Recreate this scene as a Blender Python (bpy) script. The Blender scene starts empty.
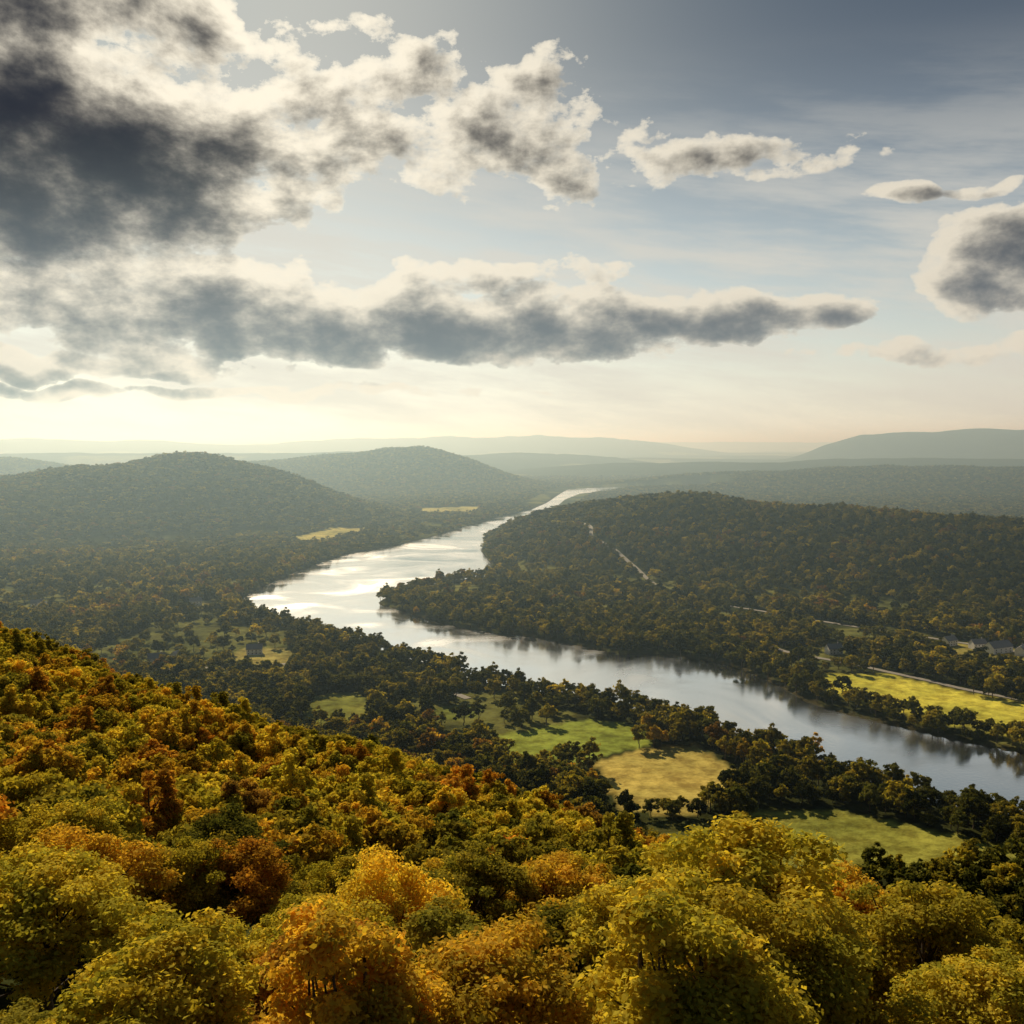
import bpy, math, random, time
import numpy as np
from mathutils import Vector
T0=time.time()
rng=np.random.default_rng(7)
random.seed(7)
scene=bpy.context.scene
scene.view_settings.view_transform='Standard'
scene.view_settings.look='None'
scene.view_settings.exposure=0
SUN_AZ=math.radians(-22); SUN_EL=math.radians(32)

# ------------------------------------------------------------ noise helpers
_perm=rng.random((256,256))
def vnoise(x,y):
    xi=np.floor(x).astype(int); yi=np.floor(y).astype(int)
    fx=x-xi; fy=y-yi
    fx=fx*fx*(3-2*fx); fy=fy*fy*(3-2*fy)
    a=_perm[xi%256,yi%256]; b=_perm[(xi+1)%256,yi%256]
    c=_perm[xi%256,(yi+1)%256]; d=_perm[(xi+1)%256,(yi+1)%256]
    return (a*(1-fx)+b*fx)*(1-fy)+(c*(1-fx)+d*fx)*fy
def fbm(x,y,s,o=4):
    v=0;amp=1;t=0;f=1.0/s
    for i in range(o):
        v=v+amp*vnoise(x*f+17.3*i,y*f+9.1*i);t+=amp;amp*=.5;f*=2.03
    return v/t
def sstep(a,b,x):
    t=np.clip((x-a)/(b-a),0,1); return t*t*(3-2*t)

# ------------------------------------------------------------ polygons (metres)
near=[(520,380),(306,437),(268,514),(242,531),(219,554),(199,595),(173,633),(143,674),(95,727),(52,756),(22,781),(-27,816),(-63,861),(-104,911),(-162,983),(-228,1055),(-292,1118),(-335,1190),(-350,1290),(-340,1470),(-320,1638),(-291,1772),(-220,1928),(-157,2137),(-102,2398),(-33,2657),(54,2935),(115,3277),(180,3800),(240,4250),(420,4450),(900,4500)]
far=[(560,500),(386,551),(326,626),(297,651),(270,685),(246,715),(227,750),(221,796),(201,866),(172,898),(138,919),(101,919),(66,959),(28,998),(-23,1024),(-79,1080),(-133,1163),(-168,1215),(-165,1260),(-128,1350),(-90,1420),(-18,1480),(-35,1620),(-57,1811),(-57,2076),(-27,2254),(47,2567),(120,2934),(190,3500),(270,3900),(450,4150),(900,4200)]
RIVER=near+far[::-1]
def poly_sd(P,x,y):
    P=np.array(P,float); inside=np.zeros(x.shape,bool); dm=np.full(x.shape,1e18)
    n=len(P)
    for i in range(n):
        x0,y0=P[i];x1,y1=P[(i+1)%n]
        dx,dy=x1-x0,y1-y0
        t=np.clip(((x-x0)*dx+(y-y0)*dy)/(dx*dx+dy*dy+1e-9),0,1)
        dm=np.minimum(dm,(x-x0-t*dx)**2+(y-y0-t*dy)**2)
        c=((y0>y)!=(y1>y))
        if dy!=0: inside^= c&(x<(x0+(y-y0)*dx/dy))
    d=np.sqrt(dm); return np.where(inside,-d,d)
def line_d(P,x,y):
    dm=np.full(x.shape,1e18)
    for (x0,y0),(x1,y1) in zip(P[:-1],P[1:]):
        dx,dy=x1-x0,y1-y0
        t=np.clip(((x-x0)*dx+(y-y0)*dy)/(dx*dx+dy*dy),0,1)
        dm=np.minimum(dm,(x-x0-t*dx)**2+(y-y0-t*dy)**2)
    return np.sqrt(dm)
FIELDS=[
 ([(254,823),(323,824),(351,776),(381,736),(450,680),(440,600),(345,642),(303,686),(270,727),(250,770)],(0.52,0.50,0.08)),
 ([(-12,650),(54,688),(90,674),(92,632),(40,590),(-2,590)],(0.25,0.31,0.06)),
 ([(50,592),(80,617),(120,632),(138,565),(98,505),(58,515)],(0.44,0.37,0.11)),
 ([(120,519),(175,512),(215,487),(250,458),(180,430),(118,448)],(0.27,0.28,0.06)),
 ([(-170,752),(-117,762),(-100,680),(-135,662)],(0.26,0.27,0.06)),
 ([(-468,2027),(-414,2260),(-338,2275),(-325,2114),(-396,1900)],(0.52,0.48,0.17)),
 ([(-275,2950),(-98,3060),(-110,2780),(-245,2720)],(0.48,0.45,0.17)),
 ([(-262,935),(-205,925),(-192,820),(-250,830)],(0.34,0.31,0.10)),
 ([(-60,720),(-20,730),(-25,690),(-70,680)],(0.14,0.17,0.04)),
 ([(395,950),(440,975),(480,930),(540,850),(620,770),(560,755),(460,820),(410,870)],(0.27,0.25,0.07)),
 ([(-420,1180),(-380,1230),(-340,1180),(-390,1090)],(0.25,0.23,0.08)),
 ([(-600,1180),(-560,1210),(-520,1160),(-570,1090)],(0.20,0.20,0.07)),
]
ROADS=[
 [(112,1755),(135,1660),(128,1600),(160,1520),(184,1414),(196,1330),(214,1252),(270,1163),(368,1040),(437,959),(476,914),(560,850),(760,760)],
 [(240,960),(262,905),(304,862),(345,800),(368,765),(396,735),(470,675),(640,600)],
 [(-330,840),(-250,850),(-180,870),(-110,850),(-60,780),(-30,740)],
]
HOUSES=[(425,945,.5),(446,930,.2),(474,903,.9),(500,862,.4),(-318,868,.3),(-302,880,1.2),(-240,905,.2),(-570,1170,.4),(-555,1150,1.3),(-385,1185,.4),(300,905,.2),(520,838,.1)]
# ------------------------------------------------------------ ridges
RIDGES=[
 [( 60,2000,8,130),(120,2000,34,240),(175,1950,68,320),(260,1850,92,400),(335,1750,102,440),(450,1650,92,440),(552,1560,84,440),(644,1480,82,430),(740,1420,78,430),(945,1350,74,420),(1500,1200,80,450)],
 [(-2200,2200,130,800),(-1600,2300,108,750),(-1250,2400,104,680),(-1048,2500,132,640),(-852,2600,162,600),(-760,2650,142,480),(-690,2660,98,360),(-620,2660,50,260),(-550,2660,12,200)],
 [(-2000,4700,30,800),(-1179,4600,64,850),(-992,4600,106,900),(-758,4600,140,900),(-560,4550,158,800),(-430,4500,166,620),(-330,4480,140,360),(-265,4470,90,220),(-215,4470,25,150)],
 [(-4200,4300,160,900),(-2900,4500,150,800),(-2344,4500,122,700),(-2050,4500,60,600)],
 [(700,4300,20,500),(1000,4500,55,700),(1500,4500,78,800),(2400,4300,85,800),(4000,4100,80,900)],
 [(250,6000,10,700),(700,6300,55,900),(1600,6200,75,900),(2600,6300,95,900),(5000,6300,90,900)],
 [(-3600,7000,110,1000),(-2300,7300,95,1000),(-1200,7400,100,1000),(-300,7600,70,1000),(500,8200,80,1000)],
 [(2850,9000,70,500),(3050,9000,190,600),(3300,9000,255,900),(4700,9000,276,1400),(9000,8500,275,1500)],
 [(-3400,14000,150,2000),(-2400,14000,215,2300),(-1000,14000,238,2500),(500,14000,262,2500),(1250,14000,248,2000),(1700,14000,170,1500)],
 [(-14000,11000,220,2000),(-8000,12000,222,2000),(-6000,12000,214,2000),(-4600,12000,180,2000),(-3500,12500,120,1500)],
 [(-30000,24000,190,4000),(0,24000,185,4000),(30000,24000,190,4000)],
 [(-50000,40000,200,6000),(0,42000,205,6000),(50000,40000,200,6000)],
]
def ridge_h(x,y):
    h=np.zeros(x.shape)
    for R in RIDGES:
        bh=np.zeros(x.shape)
        for a,b in zip(R[:-1],R[1:]):
            dx,dy=b[0]-a[0],b[1]-a[1]
            t=np.clip(((x-a[0])*dx+(y-a[1])*dy)/(dx*dx+dy*dy),0,1)
            d=np.hypot(x-a[0]-t*dx,y-a[1]-t*dy)
            w=a[3]+(b[3]-a[3])*t; hh=a[2]+(b[2]-a[2])*t
            q=np.clip(1-d/w,0,1)
            v=hh*(q*q*(3-2*q))*0.55+hh*0.45*np.sin(q*math.pi/2)**1.5
            bh=np.maximum(bh,v)
        h=np.sqrt(h*h+bh*bh) if R is not RIDGES[0] else bh
    return h
# ------------------------------------------------------------ foreground ridge: thin plate spline survey
CP=np.array([
(0,0,190),(-60,0,188),(60,0,184),(0,-120,205),(-200,-120,205),(200,-120,190),(0,30,166),(-40,40,160),(45,35,160),(0,52,152),
(0,80,144),(-45,85,144),(40,80,141),(-30,130,127),(0,180,107),(0,270,81),(23,260,76),(34,180,99),(56,230,78),(79,200,81),(48,140,109),
(96,185,79),(64,130,109),(150,150,76),(220,100,80),(250,0,120),(-52,100,140),(-78,150,131),(-130,250,115),(-219,420,105),(-151,390,91),
(-66,340,79),(-19,300,78),(-97,250,103),(-61,230,101),(-300,450,112),(-350,300,130),(-200,100,150),(-300,0,175),
(-400,820,1),(-300,720,1),(-200,640,1),(-100,540,1),(0,470,1),(80,415,1),(150,370,1),(220,320,1),(320,250,1),(480,160,1),
(40,350,36),(110,290,38),(-120,460,45),(-230,530,60)],float)
def tps_fit(C):
    X=C[:,:2]/100; n=len(X)
    d=np.hypot(X[:,None,0]-X[None,:,0],X[:,None,1]-X[None,:,1])
    K=np.where(d>0,d*d*np.log(d+1e-12),0)+np.eye(n)*0.02
    P=np.c_[np.ones(n),X]
    A=np.zeros((n+3,n+3));A[:n,:n]=K;A[:n,n:]=P;A[n:,:n]=P.T
    return np.linalg.solve(A,np.r_[C[:,2],0,0,0]),X
W,XC=tps_fit(CP)
FX=[-2000,-400,-300,-200,-100,0,80,150,220,320,480,900,3000]
FY=[1000,820,720,640,540,470,415,370,320,250,160,60,-200]
def fg_h(x,y):
    out=np.zeros(x.shape)
    foot=np.interp(x,FX,FY)
    m=(y<foot)
    xs=np.clip(x[m],-420,500)/100; ys=np.clip(y[m],-200,1000)/100
    v=W[-3]+W[-2]*xs+W[-1]*ys
    for i in range(len(XC)):
        d2=(xs-XC[i,0])**2+(ys-XC[i,1])**2
        v+=W[i]*0.5*d2*np.log(d2+1e-12)
    out[m]=np.clip(v,0,210)*sstep(0,70,foot[m]-y[m])
    return out
def terrain(x,y):
    x=np.asarray(x,float);y=np.asarray(y,float)
    r=ridge_h(x,y)
    und=fbm(x,y,420,4)-.5
    und2=fbm(x+900,y,120,3)-.5
    r2=r+r*und*0.32+und2*np.minimum(r,60)*0.22
    farn=sstep(5200,9000,y)*(fbm(x,y*1.6,1500,3)*70)
    h=3.0+r2+np.clip(farn,0,200)*(1-sstep(30000,38000,y))+fbm(x,y,60,2)*1.5
    f=fg_h(x,y)
    h=h+f+und2*np.minimum(f,20)*0.5
    m=(y>250)&(y<4700)&(x>-700)&(x<1100)
    sd=np.full(x.shape,1e4); 
    if m.any(): sd[m]=poly_sd(RIVER,x[m],y[m])
    h=np.where(sd<60,h*sstep(-2,60,sd)+(-4.0+5.6*sstep(-8,4,sd))*(1-sstep(-2,60,sd)),h)
    return h,sd
# ------------------------------------------------------------ node helpers
def mat_new(name):
    m=bpy.data.materials.new(name); m.use_nodes=True
    m.node_tree.nodes.clear(); return m,m.node_tree
class NT:
    def __init__(s,nt): s.nt=nt
    def n(s,t,**k):
        nd=s.nt.nodes.new(t)
        for a,b in k.items(): setattr(nd,a,b)
        return nd
    def l(s,a,b): s.nt.links.new(a,b)
    def put(s,sock,v):
        if v is None: return
        if isinstance(v,bpy.types.NodeSocket): s.l(v,sock)
        else: sock.default_value=v
    def m(s,op,a,b=None,c=None,clamp=False):
        nd=s.n('ShaderNodeMath',operation=op,use_clamp=clamp)
        s.put(nd.inputs[0],a); s.put(nd.inputs[1],b); s.put(nd.inputs[2],c); return nd.outputs[0]
    def vm(s,op,a,b=None,c=None,out=0):
        nd=s.n('ShaderNodeVectorMath',operation=op)
        s.put(nd.inputs[0],a); s.put(nd.inputs[1],b); s.put(nd.inputs[2],c); return nd.outputs[out]
    def noise(s,vec,scale,detail=4,rough=.5,dist=0,out=0,dims='3D'):
        nd=s.n('ShaderNodeTexNoise',noise_dimensions=dims); s.put(nd.inputs['Vector'],vec)
        nd.inputs['Scale'].default_value=scale; nd.inputs['Detail'].default_value=detail
        nd.inputs['Roughness'].default_value=rough; nd.inputs['Distortion'].default_value=dist
        return nd.outputs[out]
    def mix(s,f,a,b,blend='MIX',clampf=True):
        nd=s.n('ShaderNodeMix',data_type='RGBA',blend_type=blend,clamp_factor=clampf)
        s.put(nd.inputs[0],f); s.put(nd.inputs[6],a); s.put(nd.inputs[7],b); return nd.outputs[2]
    def sm(s,a,b,x):
        nd=s.n('ShaderNodeMapRange',interpolation_type='SMOOTHSTEP'); s.put(nd.inputs[0],x)
        nd.inputs[1].default_value=a; nd.inputs[2].default_value=b; return nd.outputs[0]
    def xyz(s,x,y,z=0.0):
        nd=s.n('ShaderNodeCombineXYZ'); s.put(nd.inputs[0],x);s.put(nd.inputs[1],y);s.put(nd.inputs[2],z); return nd.outputs[0]

# ------------------------------------------------------------ materials
def ground_mat():
    m,nt=mat_new('ground_material'); t=NT(nt)
    out=t.n('ShaderNodeOutputMaterial'); b=t.n('ShaderNodeBsdfDiffuse'); t.l(b.outputs[0],out.inputs[0])
    at=t.n('ShaderNodeAttribute',attribute_name='landcover')
    g=t.n('ShaderNodeNewGeometry').outputs['Position']
    n1=t.noise(g,0.010,4,.65); n2=t.noise(g,0.09,4,.7)
    c=t.mix(0.9,at.outputs['Color'],t.mix(t.sm(.3,.7,n2),(0.55,0.50,0.45,1),(1.35,1.35,1.25,1)),'MULTIPLY')
    c=t.mix(0.8,c,t.mix(t.sm(.3,.7,n1),(0.6,0.65,0.65,1),(1.35,1.25,1.15,1)),'MULTIPLY')
    t.l(c,b.inputs[0])
    bp=t.n('ShaderNodeBump'); bp.inputs['Strength'].default_value=.5; bp.inputs['Distance'].default_value=4
    t.l(t.noise(g,0.05,4,.7),bp.inputs['Height']); t.l(bp.outputs[0],b.inputs['Normal'])
    return m
def leaf_mat():
    m,nt=mat_new('leaf_material'); t=NT(nt)
    out=t.n('ShaderNodeOutputMaterial')
    tint=t.n('ShaderNodeAttribute',attribute_type='INSTANCER',attribute_name='tint').outputs['Color']
    lv=t.n('ShaderNodeAttribute',attribute_name='lv').outputs['Color']
    c=t.mix(1,tint,lv,'MULTIPLY')
    d=t.n('ShaderNodeBsdfDiffuse'); t.l(c,d.inputs[0])
    tr=t.n('ShaderNodeBsdfTranslucent'); t.l(t.mix(1,c,(1.45,1.30,0.65,1),'MULTIPLY'),tr.inputs[0])
    mx=t.n('ShaderNodeMixShader'); mx.inputs[0].default_value=.44
    t.l(d.outputs[0],mx.inputs[1]); t.l(tr.outputs[0],mx.inputs[2])
    t.l(mx.outputs[0],out.inputs[0]); return m
def simple(name,col,rough=.8,nscale=None):
    m,nt=mat_new(name); t=NT(nt)
    out=t.n('ShaderNodeOutputMaterial'); b=t.n('ShaderNodeBsdfPrincipled'); t.l(b.outputs[0],out.inputs[0])
    b.inputs['Roughness'].default_value=rough
    g=t.n('ShaderNodeNewGeometry').outputs['Position']
    n=t.noise(g,nscale or 1.0,4,.6)
    t.l(t.mix(n,tuple(c*.7 for c in col)+(1,),tuple(min(c*1.3,.9) for c in col)+(1,)),b.inputs['Base Color'])
    return m
def water_mat():
    m,nt=mat_new('river_water_material'); t=NT(nt)
    out=t.n('ShaderNodeOutputMaterial'); b=t.n('ShaderNodeBsdfPrincipled')
    g=t.n('ShaderNodeNewGeometry').outputs['Position']
    b.inputs['Base Color'].default_value=(0.08,0.095,0.10,1)
    b.inputs['IOR'].default_value=1.5; b.inputs['Specular IOR Level'].default_value=1.0
    r=t.noise(g,0.007,4,.6,1.0)
    mr=t.n('ShaderNodeMapRange'); t.l(r,mr.inputs[0]); mr.inputs[1].default_value=.38; mr.inputs[2].default_value=.66
    mr.inputs[3].default_value=.05; mr.inputs[4].default_value=.32; t.l(mr.outputs[0],b.inputs['Roughness'])
    bp=t.n('ShaderNodeBump'); bp.inputs['Strength'].default_value=.12; bp.inputs['Distance'].default_value=.3
    t.l(t.noise(g,0.35,3,.6),bp.inputs['Height']); t.l(bp.outputs[0],b.inputs['Normal'])
    gl=t.n('ShaderNodeBsdfGlossy'); gl.inputs[0].default_value=(.97,.97,.97,1); t.l(mr.outputs[0],gl.inputs['Roughness']); t.l(bp.outputs[0],gl.inputs['Normal'])
    mx=t.n('ShaderNodeMixShader'); mx.inputs[0].default_value=.82; t.l(b.outputs[0],mx.inputs[1]); t.l(gl.outputs[0],mx.inputs[2]); t.l(mx.outputs[0],out.inputs[0])
    return m
M_ground=ground_mat(); M_leaf=leaf_mat(); M_bark=simple('bark_material',(0.09,0.065,0.045),.9,3.0); M_water=water_mat()
# ------------------------------------------------------------ mesh helper
def mesh_np(name,V,F,mats,midx=None,smooth=False):
    me=bpy.data.meshes.new(name)
    k=F.shape[1]; me.vertices.add(len(V)); me.vertices.foreach_set('co',V.astype(np.float32).ravel())
    me.loops.add(F.size); me.loops.foreach_set('vertex_index',F.astype(np.int32).ravel())
    me.polygons.add(len(F)); me.polygons.foreach_set('loop_start',(np.arange(len(F))*k).astype(np.int32))
    for m in mats: me.materials.append(m)
    if midx is not None: me.polygons.foreach_set('material_index',midx.astype(np.int32))
    if smooth: me.polygons.foreach_set('use_smooth',np.ones(len(F),bool))
    me.update(calc_edges=True); return me
def add(name,me,parent=None):
    o=bpy.data.objects.new(name,me); scene.collection.objects.link(o)
    if parent: o.parent=parent
    return o
# ------------------------------------------------------------ terrain sheet
def axis(lo,hi,a,n):
    return a*np.sinh(np.linspace(math.asinh(lo/a),math.asinh(hi/a),n))
gx=axis(-50000,50000,260,760); gy=axis(-1500,60000,260,760)
X,Y=np.meshgrid(gx,gy); Z,SD=terrain(X.ravel(),Y.ravel()); xr,yr=X.ravel(),Y.ravel()
V=np.c_[xr,yr,Z]; nx=len(gx); ny=len(gy)
i,j=np.meshgrid(np.arange(nx-1),np.arange(ny-1)); a=(j*nx+i).ravel()
F=np.c_[a,a+1,a+nx+1,a+nx]
me=mesh_np('ground',V,F,[M_ground],smooth=True)
col=np.ones((len(V),4)); 
base=np.array([0.04,0.048,0.018]); grass=np.array([0.15,0.16,0.05])
gm=sstep(.50,.62,fbm(xr,yr,90,3))*(Z<12)
col[:,:3]=base*(1-gm[:,None])+grass*gm[:,None]
fp=sstep(.62,.66,fbm(xr,yr*1.0,700,2))*(yr>4300)*(Z<110)
col[:,:3]=col[:,:3]*(1-fp[:,None])+np.array([.2,.19,.09])*fp[:,None]
near_m=(yr>200)&(yr<4800)&(abs(xr)<900)
idx=np.where(near_m)[0]
for P,c in FIELDS:
    s=poly_sd(P,xr[idx],yr[idx]); k=idx[s<0]; col[k,:3]=c
bank=idx[(SD[idx]>-12)&(SD[idx]<5)]; col[bank,:3]=(.06,.055,.03)
ca=me.color_attributes.new('landcover','FLOAT_COLOR','POINT'); ca.data.foreach_set('color',col.astype(np.float32).ravel())
add('ground',me)
# ------------------------------------------------------------ river
wv=np.array([(-700,250,0),(1100,250,0),(1100,4700,0),(-700,4700,0)],float)
add('river',mesh_np('river',wv,np.array([[0,1,2,3]]),[M_water]))
# ------------------------------------------------------------ roads
M_road=simple('road_material',(0.26,0.24,0.205),.9,.3)
for P in ROADS:
    pts=[]
    for (x0,y0),(x1,y1) in zip(P[:-1],P[1:]):
        n=max(2,int(math.hypot(x1-x0,y1-y0)/6))
        for q in range(n): pts.append((x0+(x1-x0)*q/n,y0+(y1-y0)*q/n))
    pts=np.array(pts)
    for _ in range(12): pts[1:-1]=(pts[:-2]+2*pts[1:-1]+pts[2:])/4
    tg=np.gradient(pts,axis=0); tg/=np.linalg.norm(tg,axis=1)[:,None]; nn=np.c_[-tg[:,1],tg[:,0]]
    w=3.2
    cols=[]
    hc=terrain(pts[:,0],pts[:,1])[0]
    for q in (-w,0,w):
        e=pts+nn*q; h=terrain(e[:,0],e[:,1])[0]; cols.append(np.c_[e,np.maximum(h,hc)+.4])
    n=len(pts); V=np.concatenate(cols); a=np.arange(n-1)
    F=np.concatenate([np.c_[a,a+1,a+n+1,a+n],np.c_[a+n,a+n+1,a+2*n+1,a+2*n]])
    add('country_road',mesh_np('country_road',V,F,[M_road],smooth=True))
# ------------------------------------------------------------ trees
def tube(p0,p1,r0,r1,ns=6,seg=3,bend=0.0):
    p0=np.array(p0,float);p1=np.array(p1,float); d=p1-p0; L=np.linalg.norm(d); d/=L
    u=np.cross(d,[0.3,0.9,0.1]);u/=np.linalg.norm(u);v=np.cross(d,u)
    off=rng.normal(0,bend*L,(seg+1,3)); off[0]=0;off[-1]=0
    V=[];F=[]
    for k in range(seg+1):
        t=k/seg; r=r0+(r1-r0)*t; c=p0+(p1-p0)*t+off[k]
        for q in range(ns):
            an=2*math.pi*q/ns; V.append(c+r*(math.cos(an)*u+math.sin(an)*v))
    for k in range(seg):
        for q in range(ns):
            a=k*ns+q;b=k*ns+(q+1)%ns; F.append((a,b,b+ns,a+ns))
    return V,F
def make_tree(name,H,R,nclump,nleaf,ls,branches,crown_lo=.28,shape=1.0):
    V=[];F=[];
    def addt(vf):
        o=len(V); V.extend(vf[0]); F.extend([tuple(i+o for i in f) for f in vf[1]])
    C=[]
    ch=H*(1-crown_lo)/2; cz=H*crown_lo+ch
    lob=rng.normal(0,1,(8,3)); lob/=np.linalg.norm(lob,axis=1)[:,None]
    while len(C)<nclump:
        d=rng.normal(0,1,3); d/=np.linalg.norm(d)
        if d[2]<-.6: continue
        rr=rng.uniform(.35,1.0)**.6
        lobe=.66+.44*np.max(np.clip(lob@d,0,1)**6)
        taper=1.0-0.25*max(0,d[2])*shape
        C.append((d[0]*R*rr*lobe*taper,d[1]*R*rr*lobe*taper,cz+d[2]*ch*rr*lobe*.98))
    C=np.array(C); cr=rng.uniform(.11,.25,nclump)*R*(75/nclump)**.25
    addt(tube((0,0,-1.5),(rng.normal(0,.2),rng.normal(0,.2),H*crown_lo*1.1),H*.024,H*.018,8 if branches>12 else 5,4,.01))
    top=(rng.normal(0,.3),rng.normal(0,.3),H*.84)
    addt(tube((0,0,H*crown_lo),top,H*.018,H*.004,6 if branches>12 else 4,4,.015))
    for k in range(min(branches,nclump)):
        c=C[k]; t=rng.uniform(.0,.5); s=np.array([0,0,H*crown_lo*.9])*(1-t)+np.array(top)*t
        if c[2]<s[2]: s[2]=max(H*crown_lo*.8,c[2]-1.0)
        addt(tube(s,c,H*.009,H*.002,5 if branches>12 else 3,4,.04))
    nb=len(F); vb=len(V)
    w=cr**2; w/=w.sum(); ci=rng.choice(nclump,nleaf,p=w)
    d=rng.normal(0,1,(nleaf,3)); d/=np.linalg.norm(d,axis=1)[:,None]
    r=cr[ci]*rng.uniform(.15,1.0,nleaf)**.45*(1+.35*rng.normal(0,1,nleaf)*.5)
    P=C[ci]+d*r[:,None]*np.array([1,1,.66])
    nrm=d*0.7+rng.normal(0,.6,(nleaf,3))+np.array([0,0,.55]); nrm/=np.linalg.norm(nrm,axis=1)[:,None]
    a=np.cross(nrm,rng.normal(0,1,(nleaf,3))); a/=np.linalg.norm(a,axis=1)[:,None]; b=np.cross(nrm,a)
    s=ls*rng.uniform(.6,1.3,nleaf)[:,None]; b=b*.62
    LV=np.stack([P-a*s*.5,P+b*s*.5+nrm*s*.08,P+a*s*.5,P-b*s*.5+nrm*s*.08],1).reshape(-1,3)
    LF=(np.arange(nleaf*4)+vb).reshape(-1,4)
    Vall=np.concatenate([np.array(V),LV]); Fall=np.concatenate([np.array(F),LF])
    mi=np.r_[np.zeros(nb),np.ones(nleaf)]
    me=mesh_np(name,Vall,Fall,[M_bark,M_leaf],mi)
    cl=np.zeros((len(Vall),4)); cv=rng.random(nclump)
    lvv=np.clip(cv[ci]*.6+rng.random(nleaf)*.4,0,1)[:,None]
    lc=np.array([.60,.70,.6])*(1-lvv)+np.array([1.4,1.25,1.0])*lvv
    cl[vb:,:3]=np.repeat(lc,4,axis=0); cl[:,3]=1
    at=me.color_attributes.new('lv','FLOAT_COLOR','POINT'); at.data.foreach_set('color',cl.astype(np.float32).ravel())
    return me
def lod(prefix,specs):
    c=bpy.data.collections.new(prefix)
    for k,(H,R,nc,nl,ls,br,lo,sh) in enumerate(specs):
        me=make_tree(f'{prefix}_{k}',H,R,nc,nl,ls,br,lo,sh)
        o=bpy.data.objects.new(f'{prefix}_{k}',me); c.objects.link(o)
    return c
shapes=[(14,5.8,.25,.6),(16,5.6,.28,1.0),(13,6.4,.22,.3),(15,5.0,.2,1.3),(14,5.7,.3,.8),(12,5.2,.2,.5)]
L0=lod('broadleaf_tree_near',[(H,R,110,30000,.30,44,lo,sh) for H,R,lo,sh in shapes])
L1=lod('broadleaf_tree_mid',[(H,R,60,4800,.74,12,lo,sh) for H,R,lo,sh in shapes])
L2=lod('broadleaf_tree_valley',[(H,R,30,800,1.55,5,lo*.6,sh) for H,R,lo,sh in shapes])
L3=lod('broadleaf_tree_distant',[(H,R,14,120,3.0,0,.1,sh) for H,R,lo,sh in shapes[:4]])
def scatter(name,coll,nvar,pos,rot,scl,tint):
    n=len(pos); me=bpy.data.meshes.new(name); me.vertices.add(n); me.vertices.foreach_set('co',pos.astype(np.float32).ravel())
    def at(nm,ty,data,key='value'):
        q=me.attributes.new(nm,ty,'POINT'); q.data.foreach_set(key,data.ravel())
    at('rot','FLOAT',rot.astype(np.float32)); at('scl','FLOAT_VECTOR',scl.astype(np.float32),'vector')
    at('variant','INT',rng.integers(0,nvar,n).astype(np.int32))
    at('tint','FLOAT_COLOR',np.c_[tint,np.ones(n)].astype(np.float32),'color')
    o=add(name,me); ng=bpy.data.node_groups.new(name+'_gn','GeometryNodeTree')
    ng.interface.new_socket('Geometry',in_out='INPUT',socket_type='NodeSocketGeometry')
    ng.interface.new_socket('Geometry',in_out='OUTPUT',socket_type='NodeSocketGeometry')
    N=ng.nodes; Lk=ng.links
    gi=N.new('NodeGroupInput'); go=N.new('NodeGroupOutput'); ip=N.new('GeometryNodeInstanceOnPoints')
    ci=N.new('GeometryNodeCollectionInfo'); ci.inputs['Collection'].default_value=coll
    ci.inputs['Separate Children'].default_value=True; ci.inputs['Reset Children'].default_value=True
    def na(nm,dt):
        q=N.new('GeometryNodeInputNamedAttribute'); q.data_type=dt; q.inputs['Name'].default_value=nm; return q.outputs['Attribute']
    cx=N.new('ShaderNodeCombineXYZ'); Lk.new(na('rot','FLOAT'),cx.inputs[2])
    ip.inputs['Pick Instance'].default_value=True
    Lk.new(gi.outputs[0],ip.inputs['Points']); Lk.new(ci.outputs[0],ip.inputs['Instance'])
    Lk.new(na('variant','INT'),ip.inputs['Instance Index']); Lk.new(cx.outputs[0],ip.inputs['Rotation'])
    Lk.new(na('scl','FLOAT_VECTOR'),ip.inputs['Scale']); Lk.new(ip.outputs[0],go.inputs[0])
    md=o.modifiers.new('scatter','NODES'); md.node_group=ng
    return o
def jgrid(x0,x1,y0,y1,s,j=.42):
    xs=np.arange(x0,x1,s); ys=np.arange(y0,y1,s*.9); A,B=np.meshgrid(xs,ys)
    A=A+((np.arange(len(ys))%2)*s*.5)[:,None]
    A=A.ravel()+rng.uniform(-j,j,A.size)*s; B=B.ravel()+rng.uniform(-j,j,B.size)*s
    return A,B
def palette(cols,w,n):
    cols=np.array(cols); return cols[rng.choice(len(cols),n,p=np.array(w)/sum(w))]
GOLD=(.56,.40,.06);YEL=(.62,.50,.075);YG=(.49,.43,.065);OLV=(.29,.265,.05);GRN=(.13,.14,.035);ORG=(.50,.28,.05);BRN=(.29,.18,.05);DK=(.045,.055,.02)
HERO=[(-42,86,163,YG,1.5),(-24,77,162,YG,1.3),(-13,95,159,YEL,1.05),(-3.8,74,164,OLV,1.45),(19,80,168,YG,1.7),(8,65,162,YEL,1.05),(36,75,160,YG,1.35),(36,99,157,GOLD,1.25),(-35,64,161,OLV,1.15),(-13,60,159.5,YEL,1.0),(26,59,159,YG,1.05)]
heroP=[]
names=['oak_tree','maple_tree','maple_tree','oak_tree','oak_tree','maple_tree','maple_tree','maple_tree','oak_tree','oak_tree','maple_tree']
for k,(x,y,top,c,wf) in enumerate(HERO):
    gz=float(terrain(np.array([x]),np.array([y]))[0][0]); me=L0.objects[k%6].data; H=shapes[k%6][0]
    s=(top-gz)/H; o=add(names[k],me); o.location=(x,y,gz-.2)
    ws=wf*min(max(s,.85),1.3)
    o.scale=(ws,ws,s); o.rotation_euler=(0,0,k*1.7)
    o['tint']=tuple(float(v)*1.08 for v in c); heroP.append((x,y))
heroP=np.array(heroP)
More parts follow.
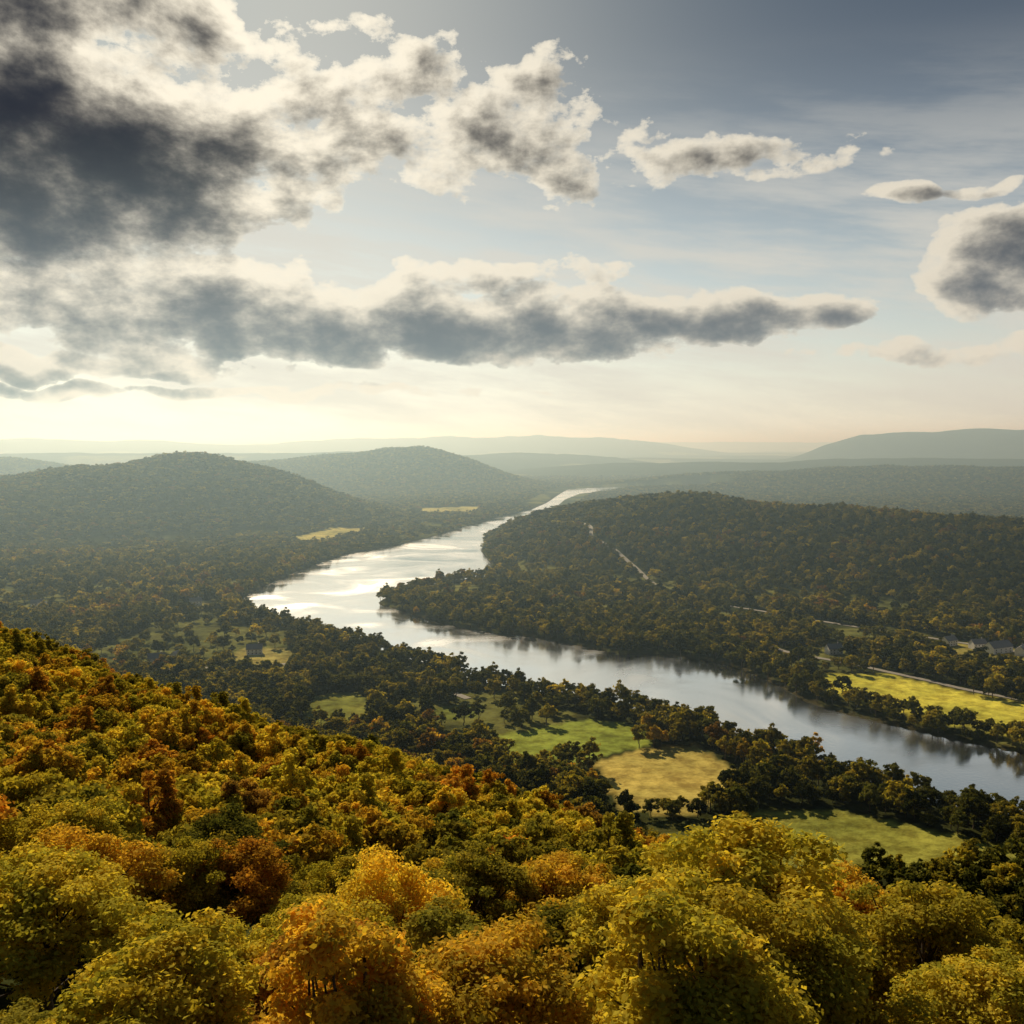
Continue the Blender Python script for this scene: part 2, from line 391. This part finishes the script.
A1,B1=jgrid(-200,200,40,150,12.5,.38)
k=np.hypot(A1,B1)<150; A1,B1=A1[k],B1[k]
A2,B2=jgrid(-560,420,40,800,9.6); k=np.hypot(A2,B2)>=152; A2,B2=A2[k],B2[k]
A=np.r_[A1,A2];B=np.r_[B1,B2]
foot=np.interp(A,FX,FY); m=(B<foot+5)&(np.abs(A)<.64*B+40)
A,B=A[m],B[m]; Z,_=terrain(A,B)
D=np.hypot(A,B); dh=np.min(np.hypot(A[:,None]-heroP[None,:,0],B[:,None]-heroP[None,:,1]),axis=1)
sc=rng.uniform(.85,1.45,len(A))*(1-.22*sstep(250,420,D)); sc=np.where(D<150,rng.uniform(1.0,1.4,len(A)),sc); top=Z+14*sc
m=(dh>8.5)&(D>50)&((D>110)|(top<200-.41*D-2))
A,B,Z,D,sc=A[m],B[m],Z[m],D[m],sc[m]
n=len(A); w1=fbm(A,B,55,3)+.06*sstep(-20,-90,A)
t=np.where((w1>.52)[:,None],palette([GOLD,YEL,YG,OLV,ORG,BRN],[4,2.5,6,3.5,1.8,.9],n),palette([GOLD,YG,OLV,GRN,ORG],[1.2,6,5.5,1.4,.4],n))
t=t*rng.uniform(.7,1.15,n)[:,None]
edge=(Z<55)[:,None]; t=np.where(edge,palette([OLV,GRN,YG,BRN],[5,5,1.5,.6],n)*.6,t)
wid=np.where(D<150,1.2,1.0)
scl=np.c_[sc*wid*rng.uniform(.9,1.15,n),sc*wid*rng.uniform(.9,1.15,n),sc]
P=np.c_[A,B,Z-.3]; R=rng.uniform(0,6.28,n)
k=D<150
scatter('hillside_forest',L0,6,P[k],R[k],scl[k],t[k])
scatter('slope_forest',L1,6,P[~k],R[~k],scl[~k],t[~k])
def clearance(A,B):
    ok=np.ones(len(A),bool)
    m=(B<4700)&(A>-700)&(A<1100)
    sd=np.full(len(A),1e4); sd[m]=poly_sd(RIVER,A[m],B[m]); ok&=sd>np.where(B>3000,70,2)
    wob=22*(fbm(A+77,B,34,2)-.42)
    for P,_ in FIELDS: ok&=(poly_sd(P,A,B)>3-np.clip(wob,0,14))
    for P in ROADS: ok&=line_d(P,A,B)>6
    ok&=line_d([(x-4,y-14) for x,y in ROADS[0][5:]],A,B)>9
    ok&=line_d([(x-9,y-30) for x,y in ROADS[0][7:]],A,B)>9
    for x,y,_ in HOUSES: ok&=np.hypot(A-x,B-y+8)>16
    return ok,sd
A,B=jgrid(-1250,1250,300,1700,9.5)
foot=np.interp(A,FX,FY); m=(B>foot+5)&(np.abs(A)<.62*B+60); A,B=A[m],B[m]
ok,sd=clearance(A,B); Z,_=terrain(A,B)
open_=fbm(A,B,90,3)
flat=Z<12
keep=ok&(~flat|(open_<.535)|(rng.random(len(A))<.22)|(sd<28))
A,B,Z,sd=A[keep],B[keep],Z[keep],sd[keep]; n=len(A)
w1=fbm(A,B,120,3)
t=np.where((w1>.56)[:,None],palette([YG,OLV,GRN,GOLD,BRN],[2,5,4,.9,1.2],n),palette([OLV,GRN,DK,YG],[4,6,1.6,.8],n))*rng.uniform(.55,.95,n)[:,None]  # green and olive foliage, tint darkened to stand in for cloud shadow
t[Z>18]*=.8
sc=rng.uniform(.6,1.35,n)*np.where(Z<12,1,.78)
scl=np.c_[sc*rng.uniform(.9,1.25,n),sc*rng.uniform(.9,1.25,n),sc]
scatter('valley_woodland',L2,6,np.c_[A,B,Z-.6],rng.uniform(0,6.28,n),scl,t); print('valley',n)
A,B=jgrid(-3400,3400,1700,5600,14.0)
m=(np.abs(A)<.6*B+60); A,B=A[m],B[m]; ok,sd=clearance(A,B); Z,_=terrain(A,B)
op=fbm(A,B,200,3); keep=ok&((Z>14)|(op<.56)|(rng.random(len(A))<.3)); A,B,Z=A[keep],B[keep],Z[keep]; n=len(A)
t=palette([OLV,GRN,DK,YG,BRN],[4,6,3,.4,.5],n)*rng.uniform(.4,.7,n)[:,None]
sc=rng.uniform(.75,1.15,n)
scatter('distant_forest',L3,4,np.c_[A,B,Z-3],rng.uniform(0,6.28,n),np.c_[sc*1.6,sc*1.6,sc],t); print('distant',n)
# ------------------------------------------------------------ farm houses
M_wall=simple('painted_clapboard_material',(.68,.66,.62),.7,.5); M_roof=simple('shingle_roof_material',(.22,.21,.21),.6,2); M_glass=simple('window_glass_material',(.03,.04,.05),.2,1)
M_barn=simple('barn_siding_material',(.66,.66,.66),.7,.5)
def box(x0,x1,y0,y1,z0,z1):
    V=[(x,y,z) for z in (z0,z1) for x,y in ((x0,y0),(x1,y0),(x1,y1),(x0,y1))]
    return V,[(0,3,2,1),(4,5,6,7),(0,1,5,4),(1,2,6,5),(2,3,7,6),(3,0,4,7)]
def house(x,y,rot,L=14,Wd=9,h=5.5,nm='farm_house',mw=None):
    z=float(terrain(np.array([x]),np.array([y]))[0][0])
    e=bpy.data.objects.new(nm,None); scene.collection.objects.link(e); e.location=(x,y,z-.3); e.rotation_euler=(0,0,rot)
    rh=Wd*.42; a,b=L/2,Wd/2
    V=[(-a,-b,0),(a,-b,0),(a,b,0),(-a,b,0),(-a,-b,h),(a,-b,h),(a,b,h),(-a,b,h),(-a,0,h+rh),(a,0,h+rh)]
    F=[(0,1,5,4),(2,3,7,6),(1,2,6,9,5),(3,0,4,8,7),(0,3,2,1)]
    me=bpy.data.meshes.new('walls'); me.from_pydata(V,[],F); me.materials.append(mw or M_wall); add('walls',me,e)
    o=.5; V=[];F=[]
    for s in (-1,1):
        q=len(V); V+= [(-a-o,s*(b+o),h-o*.84+.1),(a+o,s*(b+o),h-o*.84+.1),(a+o,0,h+rh+.1),(-a-o,0,h+rh+.1),(-a-o,s*(b+o),h-o*.84+.35),(a+o,s*(b+o),h-o*.84+.35),(a+o,0,h+rh+.35),(-a-o,0,h+rh+.35)]
        F+=[tuple(i+q for i in f) for f in ((0,1,2,3),(4,5,6,7),(0,1,5,4),(1,2,6,5),(3,0,4,7))]
    me=bpy.data.meshes.new('roof'); me.from_pydata(V,[],F); me.materials.append(M_roof); add('roof',me,e)
    V=[];F=[]
    for k in range(4):
        for zz in (1.0,3.4):
            for s in (-1,1):
                cx=-a+L*(k+.5)/4; q=len(V); v,f=box(cx-.5,cx+.5,s*b-.06,s*b+.06,zz,zz+1.3); V+=v;F+=[tuple(i+q for i in g) for g in f]
    me=bpy.data.meshes.new('windows'); me.from_pydata(V,[],F); me.materials.append(M_glass); add('windows',me,e)
    v,f=box(a*.5,a*.5+.9,-.4,.5,h+rh-1,h+rh+1.4); me=bpy.data.meshes.new('chimney'); me.from_pydata(v,[],f); me.materials.append(M_roof); add('chimney',me,e)
for x,y,r in HOUSES: house(x,y,r)
house(458,915,.45,26,12,6,'barn',M_barn)
# ------------------------------------------------------------ haze
hv,hf=box(-55000,55000,420,62000,-40,340)
me=bpy.data.meshes.new('valley_haze'); me.from_pydata(hv,[],hf); ho=add('valley_haze',me)
m,nt=mat_new('haze_material'); t=NT(nt); out=t.n('ShaderNodeOutputMaterial'); vs=t.n('ShaderNodeVolumeScatter')
vs.inputs['Color'].default_value=(.56,.82,1,1); vs.inputs['Density'].default_value=1/6400; vs.inputs['Anisotropy'].default_value=.6
t.l(vs.outputs[0],out.inputs['Volume']); me.materials.append(m)
# ------------------------------------------------------------ sky
w=bpy.data.worlds.new('sky'); scene.world=w; w.use_nodes=True; nt=w.node_tree; nt.nodes.clear(); t=NT(nt)
try: w.cycles.sampling_method='NONE'
except Exception as e: print(e)
def dens_group():
    g=bpy.data.node_groups.new('cloud_density','ShaderNodeTree')
    g.interface.new_socket('p',in_out='INPUT',socket_type='NodeSocketVector')
    g.interface.new_socket('density',in_out='OUTPUT',socket_type='NodeSocketFloat')
    q=NT(g); gi=q.n('NodeGroupInput'); go=q.n('NodeGroupOutput'); p=gi.outputs[0]
    E=[(-.44,.258,.25,.090,1.9),(-.50,.385,.22,.050,1.7),(-.25,.325,.10,.04,.7),(-.27,.225,.09,.025,.75),
       (-.10,.320,.20,.065,.86),(.0,.283,.16,.045,.86),(.18,.272,.15,.024,.9),
       (-.14,.117,.41,.040,1.6),(.18,.123,.18,.028,1.6),(-.02,.168,.12,.018,.9),(-.36,.145,.18,.038,1.2),
       (.47,.165,.09,.038,1.7),(.41,.222,.06,.010,.8),(-.44,.072,.22,.013,1.15),(-.30,.050,.30,.007,.95),(.46,.085,.16,.014,.9)]
    wv=q.noise(q.vm('MULTIPLY',p,(1,1.6,1)),9,2,.5,0,1,'2D')
    p2=q.vm('MULTIPLY_ADD',q.vm('SUBTRACT',wv,(.5,.5,.5)),(.11,.045,0),p)
    tot=None
    for a,e,ra,re,amp in E:
        v=q.vm('MULTIPLY_ADD',p2,(1/ra,1/re,0),(-a/ra,-e/re,0))
        v=q.vm('DOT_PRODUCT',v,v,out=1)
        v=q.m('MULTIPLY_ADD',v,-.62*amp,amp)
        tot=q.m('MAXIMUM',v,0.0 if tot is None else tot)
    n=q.noise(q.vm('MULTIPLY',p,(1,1.5,1)),15,7,.59,0,0,'3D')
    dd=q.m('ADD',q.m('SUBTRACT',tot,.40),q.m('MULTIPLY',q.m('SUBTRACT',n,.50),3.7))
    dd=q.m('MAXIMUM',dd,0.0); q.l(q.m('MULTIPLY',dd,q.sm(0.0,.2,tot)),go.inputs[0]); return g
G=dens_group()
tc=t.n('ShaderNodeTexCoord'); sx=t.n('ShaderNodeSeparateXYZ'); t.l(tc.outputs['Generated'],sx.inputs[0])
az=t.m('ARCTAN2',sx.outputs[0],sx.outputs[1]); el=t.m('ARCSINE',sx.outputs[2])
pp=t.xyz(az,el)
toS=t.vm('SUBTRACT',(-.26,.42,0),pp); ln=t.m('MAXIMUM',t.vm('LENGTH',toS,out=1),.05)
un=t.vm('NORMALIZE',toS)
def D2(k):
    nd=t.n('ShaderNodeGroup'); nd.node_tree=G
    t.l(pp if k==0 else t.vm('MULTIPLY_ADD',un,(k,k,0),pp),nd.inputs[0]); return nd.outputs[0]
d0=D2(0); d1=D2(.018)
thick=t.m('ADD',t.m('MULTIPLY',d0,.6),t.m('MULTIPLY',d1,2.3))
th=t.m('MULTIPLY',thick,.50)
lit=t.m('EXPONENT',t.m('MULTIPLY',t.m('MULTIPLY',th,th),-1.0))
alpha=t.m('SUBTRACT',1.0,t.m('EXPONENT',t.m('MULTIPLY',d0,-7.0)))
sky=t.n('ShaderNodeTexSky',sky_type='NISHITA',sun_disc=False,sun_elevation=SUN_EL,sun_rotation=SUN_AZ%(2*math.pi),altitude=200,air_density=1.0,dust_density=1.2,ozone_density=2.0)
up=t.sm(.06,.40,el)
skyc=t.mix(1,sky.outputs[0],t.mix(up,(.56,.68,.68,1),(.065,.15,.20,1)),'MULTIPLY')
elp=t.m('MAXIMUM',el,0.0)
hz=t.m('EXPONENT',t.m('MULTIPLY',elp,-6.3))
skyc=t.mix(t.m('MULTIPLY',hz,.9),skyc,(9.4,8.8,7.4,1))
glow=t.m('EXPONENT',t.m('MULTIPLY',t.m('MULTIPLY',ln,ln),-9.0))
skyc=t.mix(t.m('MULTIPLY',glow,.6),skyc,(7.9,7.4,6.3,1))
azs=t.m('ADD',az,.26); hg=t.m('MULTIPLY',t.m('EXPONENT',t.m('MULTIPLY',t.m('MULTIPLY',azs,azs),-6.0)),t.m('EXPONENT',t.m('MULTIPLY',elp,-10.0)))
skyc=t.mix(t.m('MULTIPLY',hg,.8),skyc,(11.5,11.0,9.4,1))
cn=t.noise(t.xyz(t.m('MULTIPLY_ADD',el,-1.2,az),t.m('MULTIPLY',t.m('MULTIPLY_ADD',az,.15,el),7.0)),3.2,6,.62,0)
cv=t.m('MULTIPLY',t.sm(.36,.64,cn),t.m('MULTIPLY',t.sm(.38,.15,el),.75)); skyc=t.mix(cv,skyc,(6.9,6.5,5.7,1))
bright=t.mix(glow,(7.8,7.1,5.8,1),(11.0,10.0,8.0,1))
dark=t.mix(t.sm(.28,.08,el),(.28,.33,.45,1),(1.2,1.4,1.7,1))
cc=t.mix(lit,dark,bright)
final=t.mix(alpha,skyc,cc)
bg=t.n('ShaderNodeBackground'); bg.inputs[1].default_value=.1; t.l(final,bg.inputs[0]); wo=t.n('ShaderNodeOutputWorld'); t.l(bg.outputs[0],wo.inputs[0])
# ------------------------------------------------------------ sun
sd_=Vector((math.sin(SUN_AZ)*math.cos(SUN_EL),math.cos(SUN_AZ)*math.cos(SUN_EL),math.sin(SUN_EL)))
ld=bpy.data.lights.new('sun','SUN'); ld.energy=5.0; ld.angle=math.radians(.5); ld.color=(1,.83,.57)
lo=bpy.data.objects.new('sun',ld); scene.collection.objects.link(lo); lo.rotation_euler=sd_.to_track_quat('Z','Y').to_euler(); lo.location=sd_*3000
# ------------------------------------------------------------ camera
cd=bpy.data.cameras.new('camera'); cd.sensor_width=36; cd.lens=36*983/1024; cd.clip_start=.5; cd.clip_end=120000
co=bpy.data.objects.new('camera',cd); scene.collection.objects.link(co); co.location=(0,0,200); co.rotation_euler=(math.radians(90-4.01),0,0); scene.camera=co
print('done',time.time()-T0)
